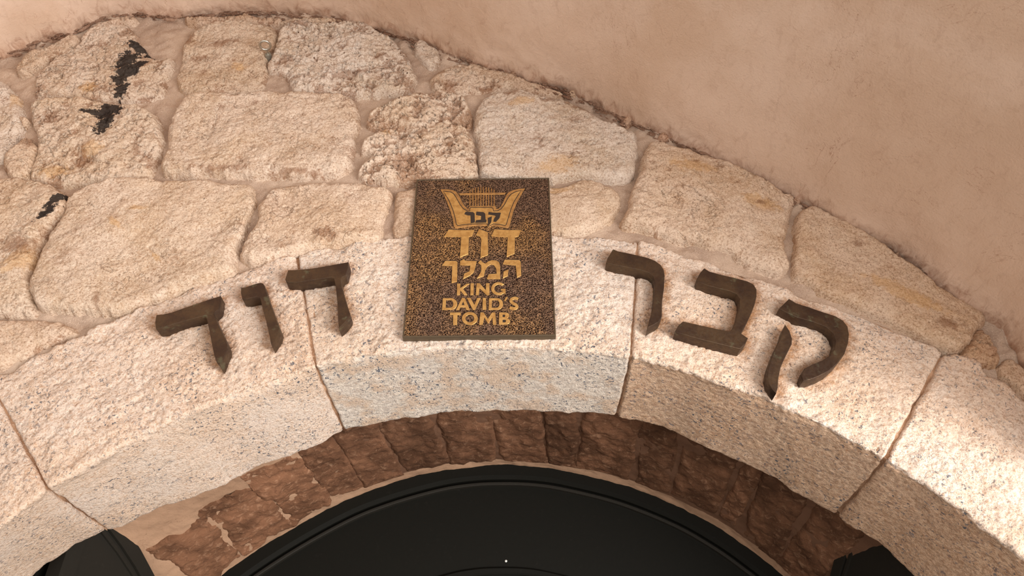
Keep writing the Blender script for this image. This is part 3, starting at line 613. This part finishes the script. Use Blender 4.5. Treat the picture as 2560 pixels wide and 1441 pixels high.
# open black door leaves against the jambs
def leaf(n, hinge, free, px_edge, fold):
    root = tag(bpy.data.objects.new('door_%d' % n, None), kind='structure'); COL.objects.link(root); root.location = (hinge[0], hinge[1], 0)
    h = np.array(hinge); f = np.array(free); L = np.linalg.norm(f-h); e = (f-h)/L; nrm_ = np.array([-e[1], e[0]])
    if nrm_[0]*(cxm-h[0]) < 0: nrm_ = -nrm_       # towards the opening
    pts = []
    for u, v in px_edge:
        r = ray(np.array([u]), np.array([v]))[0]
        t = (h @ nrm_)/(r[:2] @ nrm_); pts.append(((r[:2]*t-h) @ e, r[2]*t+EYE))
    pts.sort(); p = np.array(pts)
    s0, s1 = 0.0, L; sl0 = (p[1, 1]-p[0, 1])/(p[1, 0]-p[0, 0])
    sl1 = (p[-1, 1]-p[-2, 1])/(p[-1, 0]-p[-2, 0])
    ss = np.linspace(s0, s1, 40); zt = np.interp(ss, p[:, 0], p[:, 1])
    zt = np.where(ss < p[0, 0], p[0, 1]+sl0*1.25*(ss-p[0, 0]), zt); zt = np.where(ss > p[-1, 0], p[-1, 1]+sl1*.85*(ss-p[-1, 0]), zt)
    def prism(name, ring, off, th, m):     # ring of (s,z); off = front offset towards the opening
        k = len(ring); V = [(*(h+e*s+nrm_*off), z) for s, z in ring]+[(*(h+e*s+nrm_*(off-th)), z) for s, z in ring]
        Fc = [list(range(k)), list(range(2*k-1, k-1, -1))]+[[i, i+k, (i+1) % k+k, (i+1) % k] for i in range(k)]
        me = bpy.data.meshes.new(name); me.from_pydata([tuple(map(float, v)) for v in V], [], Fc)
        bm = bmesh.new(); bm.from_mesh(me); bmesh.ops.recalc_face_normals(bm, faces=bm.faces); bm.to_mesh(me); bm.free()
        adopt(link(name, me, m), root)
    top = list(zip(ss, zt))
    prism('leaf_panel', top+[(s1, 0.05), (s0, 0.05)], 0.0, 0.035, M_LEAF)
    band = lambda a, b: [(s, z-a) for s, z in top]+[(s, z-b) for s, z in reversed(top)]
    prism('edge_frame', band(0, 0.050), 0.010, 0.01, M_LEAF)
    prism('bead', band(0.062, 0.074), 0.007, 0.007, M_LEAF)
    prism('stile', [(s1-0.05, zt[-1]-.076), (s1, zt[-1]-.076), (s1, 0.05), (s1-0.05, 0.05)], 0.010, 0.01, M_LEAF)
    # folded second half standing behind
    g = nrm_*-0.07
    h = h+g; prism('folded_panel', [(s, z-0.03) for s, z in top]+[(s1, 0.05), (s0, 0.05)], 0.0, 0.03, M_BLACK)
leaf(2, (-0.655*D, 1.54*D), (-0.745*D, 1.245*D), [(310, 1322), (345, 1376), (380, 1441)], 1)
leaf(3, (0.585*D, 1.52*D), (0.66*D, 1.24*D), [(2117, 1322), (2098, 1380), (2082, 1441)], 1)
# jambs of the recess
for sgn, nm in ((-1, 'wall_left'), (1, 'wall_right')):
    x0 = cxm+sgn*0.86*D; V = np.array([(x0, BACK+.02, 0), (x0, PANEL+.03, 0), (x0, PANEL+.03, 2.5), (x0, BACK+.02, 2.5)], float)
    tag(mesh_np(nm, V, [[0, 1, 2, 3]], M_PLAST2, smooth=False), kind='structure')

# ------------------------------------------------------------------ extruded, bevelled shapes
def shape(name, loops, m, y_front, depth, bevel=0.0, trace_y=None, raw=None, res=0):
    """flat outlines (with holes) traced on plane y_front, extruded backwards by depth"""
    cu = bpy.data.curves.new(name, 'CURVE'); cu.dimensions = '2D'; cu.fill_mode = 'BOTH'
    cu.extrude = max(depth/2-bevel, 0.0001); cu.bevel_depth = bevel; cu.bevel_resolution = res; cu.offset = -bevel
    for lp in loops:
        w2 = on_y(lp, y_front) if raw is None else np.asarray(lp)
        sp = cu.splines.new('POLY'); sp.points.add(len(w2)-1)
        sp.points.foreach_set('co', np.concatenate([w2, np.zeros((len(w2), 1)), np.ones((len(w2), 1))], 1).astype(np.float32).ravel()); sp.use_cyclic_u = True
    ob = bpy.data.objects.new(name+'_tmp', cu); COL.objects.link(ob)
    dg = bpy.context.evaluated_depsgraph_get(); me = bpy.data.meshes.new_from_object(ob.evaluated_get(dg))
    bpy.data.objects.remove(ob); bpy.data.curves.remove(cu)
    co = np.zeros(len(me.vertices)*3, np.float32); me.vertices.foreach_get('co', co); co = co.reshape(-1, 3)
    new = np.stack([co[:, 0], y_front+depth/2-co[:, 2], co[:, 1]], -1)
    me.vertices.foreach_set('co', new.astype(np.float32).ravel()); me.name = name
    me.polygons.foreach_set('use_smooth', np.ones(len(me.polygons), bool)); me.set_sharp_from_angle(angle=math.radians(32)); me.update()
    me.materials.clear()
    return link(name, me, m)
def bronze(px_list, label, parts):
    c = np.mean(on_y(px_list[0], LFRONT), 0)
    root = empty('bronze_letter', (c[0], D, c[1]), label, 'letter', 'bronze letters fixed to the arch face')
    for px, nm in zip(px_list, parts):
        o = shape(nm, [px], M_BRZ, LFRONT, 0.023*D+0.007, 0.0016, res=1); adopt(o, root)
bronze([letter_left_dalet], 'dark bronze Hebrew dalet at the left end of the arch lettering', ['letter_body'])
bronze([letter_vav], 'short dark bronze Hebrew vav between the two dalet letters', ['letter_body'])
bronze([letter_right_dalet], 'dark bronze Hebrew dalet just left of the plaque, across a joint', ['letter_body'])
bronze([letter_resh], 'dark bronze Hebrew resh just right of the plaque', ['letter_body'])
bronze([letter_bet], 'dark bronze Hebrew bet with flat base bar between resh and qof', ['letter_body'])
bronze([letter_qof, letter_qof_leg], 'dark bronze two-piece Hebrew qof at the right end of the lettering', ['curved_hook', 'slanted_leg'])

# ------------------------------------------------------------------ the plaque
PF = D-0.0165
face_px = [(1041.5, 449.5), (1373, 445.5), (1390, 840), (1006, 844)]
fw = on_y(face_px, PF)
plq = empty('plaque', (float(fw[:, 0].mean()), D, float(fw[:, 1].min())), 'bronze plaque with lyre emblem and raised Hebrew and English lettering', 'plaque')
adopt(shape('back_plate', [fw], M_PLQEDGE, PF, 0.0215, 0.0012, raw=True, res=1), plq)
ctr = fw.mean(0); ins = lambda p, a: ctr + (p-ctr)*(1-a/np.abs(p-ctr))
adopt(shape('stippled_ground', [ins(fw, 0.0045)], M_PLQ, PF-0.0008, 0.004, raw=True), plq)
rim = shape('rim', [ins(fw, 0.0002), ins(fw, 0.0042)[::-1]], M_PLQEDGE, PF-0.0018, 0.004, 0.0006, raw=True); adopt(rim, plq)
C3 = (1080, 450, 7.204); C4 = (1080, 620, 6.86)
def arc(cx, cy, rx, ry, a0, a1, n=20):
    return [(cx+rx*math.cos(math.radians(a0+(a1-a0)*k/n)), cy-ry*math.sin(math.radians(a0+(a1-a0)*k/n))) for k in range(n+1)]
def sm(p, n=4): return [tuple(q) for q in crom(p, n, True)]
def shrink(poly, a):
    p = np.array(poly, float); b = np.roll(p, 1, 0); c = np.roll(p, -1, 0)
    t1 = p-b; t2 = c-p; t1 /= np.linalg.norm(t1, axis=1)[:, None]; t2 /= np.linalg.norm(t2, axis=1)[:, None]
    n1 = np.stack([-t1[:, 1], t1[:, 0]], -1); n2 = np.stack([-t2[:, 1], t2[:, 0]], -1); n = n1+n2
    n /= np.maximum(np.linalg.norm(n, axis=1), .5)[:, None]
    area_ = 0.5*np.sum(p[:, 0]*c[:, 1]-c[:, 0]*p[:, 1]); return [tuple(q) for q in p+n*a*(1 if area_ > 0 else -1)]
def relief(name, loops, crop, m, up=0.0032, dp=0.0045, bev=0.0006):
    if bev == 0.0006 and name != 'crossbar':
        adopt(shape(name.replace('rim', '')+('bed' if name.endswith('rim') else '_bed'), [cr(shrink(loops[0], -8), *crop)]+[cr(shrink(l_, 9), *crop) for l_ in loops[1:] if len(l_) > 6], M_DARK, PF-0.0013, 0.0025, 0), plq)  # dark offset copy: shade of the channel round each letter put in as colour
    o = shape(name, [cr(l, *crop) for l in loops], m, PF-up, dp, bev); adopt(o, plq); return o
lyre = [(150,170),(230,163),(300,165),(370,178),(430,205),(480,265),(530,365),(585,462),(650,520),(668,480),(700,465),(1130,465),(1152,482),(1150,520),(1190,520),(1240,472),(1290,375),(1335,270),(1385,215),(1460,180),(1560,160),(1675,150),(1640,210),(1590,300),(1520,430),(1460,580),(1420,740),(1392,845),(1350,866),(1250,845),(1120,825),(1095,820),(1010,858),(985,822),(800,820),(600,842),(470,866),(415,866),(392,835),(370,700),(330,560),(260,380),(205,255)]
lyre_in = [(200,205),(270,203),(340,212),(395,245),(450,330),(510,440),(570,515),(640,558),(678,552),(672,515),(700,490),(1070,490),(1105,512),(1110,553),(1180,550),(1240,518),(1300,440),(1360,325),(1420,250),(1500,208),(1612,185),(1560,270),(1480,400),(1430,520),(1390,650),(1345,800),(1322,826),(1200,806),(1105,795),(1010,850),(990,795),(850,793),(650,802),(460,826),(432,800),(410,680),(370,540),(300,370)]
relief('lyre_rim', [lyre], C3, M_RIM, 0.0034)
relief('lyre_groove', [lyre_in], C3, M_DARK, 0.0037, bev=0)
relief('lyre_plate', [shrink(lyre_in, 13)], C3, M_BRASS, 0.0041, 0.002, 0.0002)
for nm, lp in (('letter', [(605,572),(740,580),(768,605),(772,765),(740,775),(697,778),(692,640),(645,640),(582,618)]), ('letter', [(800,572),(925,580),(958,608),(966,712),(982,720),(976,770),(775,773),(795,726),(880,716),(886,650),(790,632)]), ('letter', [(1020,575),(1090,587),(1242,592),(1215,690),(1150,757),(1104,750),(1116,698),(1148,655),(1130,642),(1010,625)]), ('letter', [(1003,686),(1080,655),(1066,762),(1008,842)])):
    relief(nm, [lp], C3, M_DARK, 0.0044, 0.002, 0.0)
relief('crossbar', [[(472,240),(1332,226),(1308,258),(512,268)]], C3, M_RIM, 0.0034)
for x, t in zip((683, 735, 785, 830, 878, 925, 975, 1020, 1070, 1120), (175, 155, 140, 130, 125, 125, 130, 137, 152, 172)):
    relief('string', [[(x-8, t), (x+8, t), (x+8, 462), (x-8, 462)]], C3, M_RIM, 0.0026, bev=0.0004)
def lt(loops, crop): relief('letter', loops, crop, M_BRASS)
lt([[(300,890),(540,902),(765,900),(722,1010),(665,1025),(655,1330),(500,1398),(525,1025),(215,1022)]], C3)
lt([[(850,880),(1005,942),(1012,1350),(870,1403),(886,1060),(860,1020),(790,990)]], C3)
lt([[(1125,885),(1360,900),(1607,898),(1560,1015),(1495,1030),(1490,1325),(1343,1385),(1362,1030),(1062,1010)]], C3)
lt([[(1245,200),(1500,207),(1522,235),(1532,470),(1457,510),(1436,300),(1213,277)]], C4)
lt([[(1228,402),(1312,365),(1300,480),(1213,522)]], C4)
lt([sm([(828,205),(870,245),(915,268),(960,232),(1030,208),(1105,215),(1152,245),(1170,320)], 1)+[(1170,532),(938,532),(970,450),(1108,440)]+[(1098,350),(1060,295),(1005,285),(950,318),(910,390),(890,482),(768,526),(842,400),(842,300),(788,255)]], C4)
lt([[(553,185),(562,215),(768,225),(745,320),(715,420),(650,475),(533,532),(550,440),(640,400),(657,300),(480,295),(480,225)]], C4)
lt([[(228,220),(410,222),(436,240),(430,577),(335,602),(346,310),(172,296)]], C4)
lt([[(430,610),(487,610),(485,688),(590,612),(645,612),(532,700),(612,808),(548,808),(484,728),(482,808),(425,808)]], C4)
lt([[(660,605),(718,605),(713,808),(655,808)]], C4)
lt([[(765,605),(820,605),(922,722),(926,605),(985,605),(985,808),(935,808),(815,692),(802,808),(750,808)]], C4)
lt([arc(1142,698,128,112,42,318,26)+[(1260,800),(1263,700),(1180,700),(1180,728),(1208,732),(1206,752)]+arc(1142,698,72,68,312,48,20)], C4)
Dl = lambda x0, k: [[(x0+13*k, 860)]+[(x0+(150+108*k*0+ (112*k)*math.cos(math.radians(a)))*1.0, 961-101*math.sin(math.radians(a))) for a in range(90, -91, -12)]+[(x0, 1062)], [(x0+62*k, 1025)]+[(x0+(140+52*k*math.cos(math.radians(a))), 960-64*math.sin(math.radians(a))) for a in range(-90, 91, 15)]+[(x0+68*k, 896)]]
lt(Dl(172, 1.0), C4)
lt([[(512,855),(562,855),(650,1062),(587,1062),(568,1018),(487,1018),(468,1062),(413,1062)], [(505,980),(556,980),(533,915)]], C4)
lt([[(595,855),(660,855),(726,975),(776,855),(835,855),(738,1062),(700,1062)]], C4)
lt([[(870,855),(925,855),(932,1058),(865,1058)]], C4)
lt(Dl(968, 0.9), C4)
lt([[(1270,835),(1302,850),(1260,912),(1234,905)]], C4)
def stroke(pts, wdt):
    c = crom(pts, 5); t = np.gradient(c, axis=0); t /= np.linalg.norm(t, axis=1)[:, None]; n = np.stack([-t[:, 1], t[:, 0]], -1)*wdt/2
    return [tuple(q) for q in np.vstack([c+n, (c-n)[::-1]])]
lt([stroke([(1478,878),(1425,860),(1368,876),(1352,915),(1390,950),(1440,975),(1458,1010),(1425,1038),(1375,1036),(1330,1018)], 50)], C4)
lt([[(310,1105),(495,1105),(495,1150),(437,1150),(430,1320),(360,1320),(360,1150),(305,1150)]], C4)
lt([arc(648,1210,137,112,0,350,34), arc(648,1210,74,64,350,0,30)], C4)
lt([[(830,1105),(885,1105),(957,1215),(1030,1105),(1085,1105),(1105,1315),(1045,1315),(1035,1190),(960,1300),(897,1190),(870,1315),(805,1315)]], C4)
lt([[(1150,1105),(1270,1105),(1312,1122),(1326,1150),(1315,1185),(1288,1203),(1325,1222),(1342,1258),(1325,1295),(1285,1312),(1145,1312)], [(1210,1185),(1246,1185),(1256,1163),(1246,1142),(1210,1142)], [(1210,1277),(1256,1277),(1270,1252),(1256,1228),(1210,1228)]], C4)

# ------------------------------------------------------------------ eye bolt
(bx_, bz_), = on_y([(672, 143)], D-0.002)
eye = empty('eye_bolt', (float(bx_), D, float(bz_)), 'shiny zinc eye bolt sticking out between two top stones', 'bolt')
def revolve(name, prof, m, seg=24):      # (radius, y) around the bolt axis
    a = np.linspace(0, 2*math.pi, seg, endpoint=False); V = []
    for r, y in prof: V += [(bx_+r*math.cos(t), y, bz_+r*math.sin(t)) for t in a]
    Fc = [[i*seg+k, i*seg+(k+1) % seg, (i+1)*seg+(k+1) % seg, (i+1)*seg+k] for i in range(len(prof)-1) for k in range(seg)]
    o = mesh_np(name, np.array(V), Fc, m); o.data.set_sharp_from_angle(angle=0.7); adopt(o, eye); return o
y0 = D+0.012
revolve('anchor_sleeve', [(0.0001, y0), (0.0105, y0), (0.0105, y0-0.016), (0.009, y0-0.019), (0.0001, y0-0.019)], M_GREY)
o = revolve('nut', [(0.0001, y0-0.019), (0.0115, y0-0.019), (0.0115, y0-0.027), (0.010, y0-0.029), (0.0001, y0-0.029)], M_GREY, 6)
revolve('shank', [(0.0001, y0-0.029), (0.0042, y0-0.029), (0.0042, y0-0.046), (0.0001, y0-0.046)], M_ZINC)
cy = y0-0.046-0.0165; V, Fc = [], []
n1, n2 = 40, 14
for i in range(n1):
    a = 2*math.pi*i/n1
    for j in range(n2):
        b = 2*math.pi*j/n2; rr = 0.0172+0.0044*math.cos(b)
        V.append((bx_+rr*math.sin(a), cy+rr*math.cos(a), bz_+0.0044*math.sin(b)+0.003*math.sin(a)))
        Fc.append([i*n2+j, ((i+1) % n1)*n2+j, ((i+1) % n1)*n2+(j+1) % n2, i*n2+(j+1) % n2])
adopt(mesh_np('eye_ring', np.array(V), Fc, M_ZINC), eye)
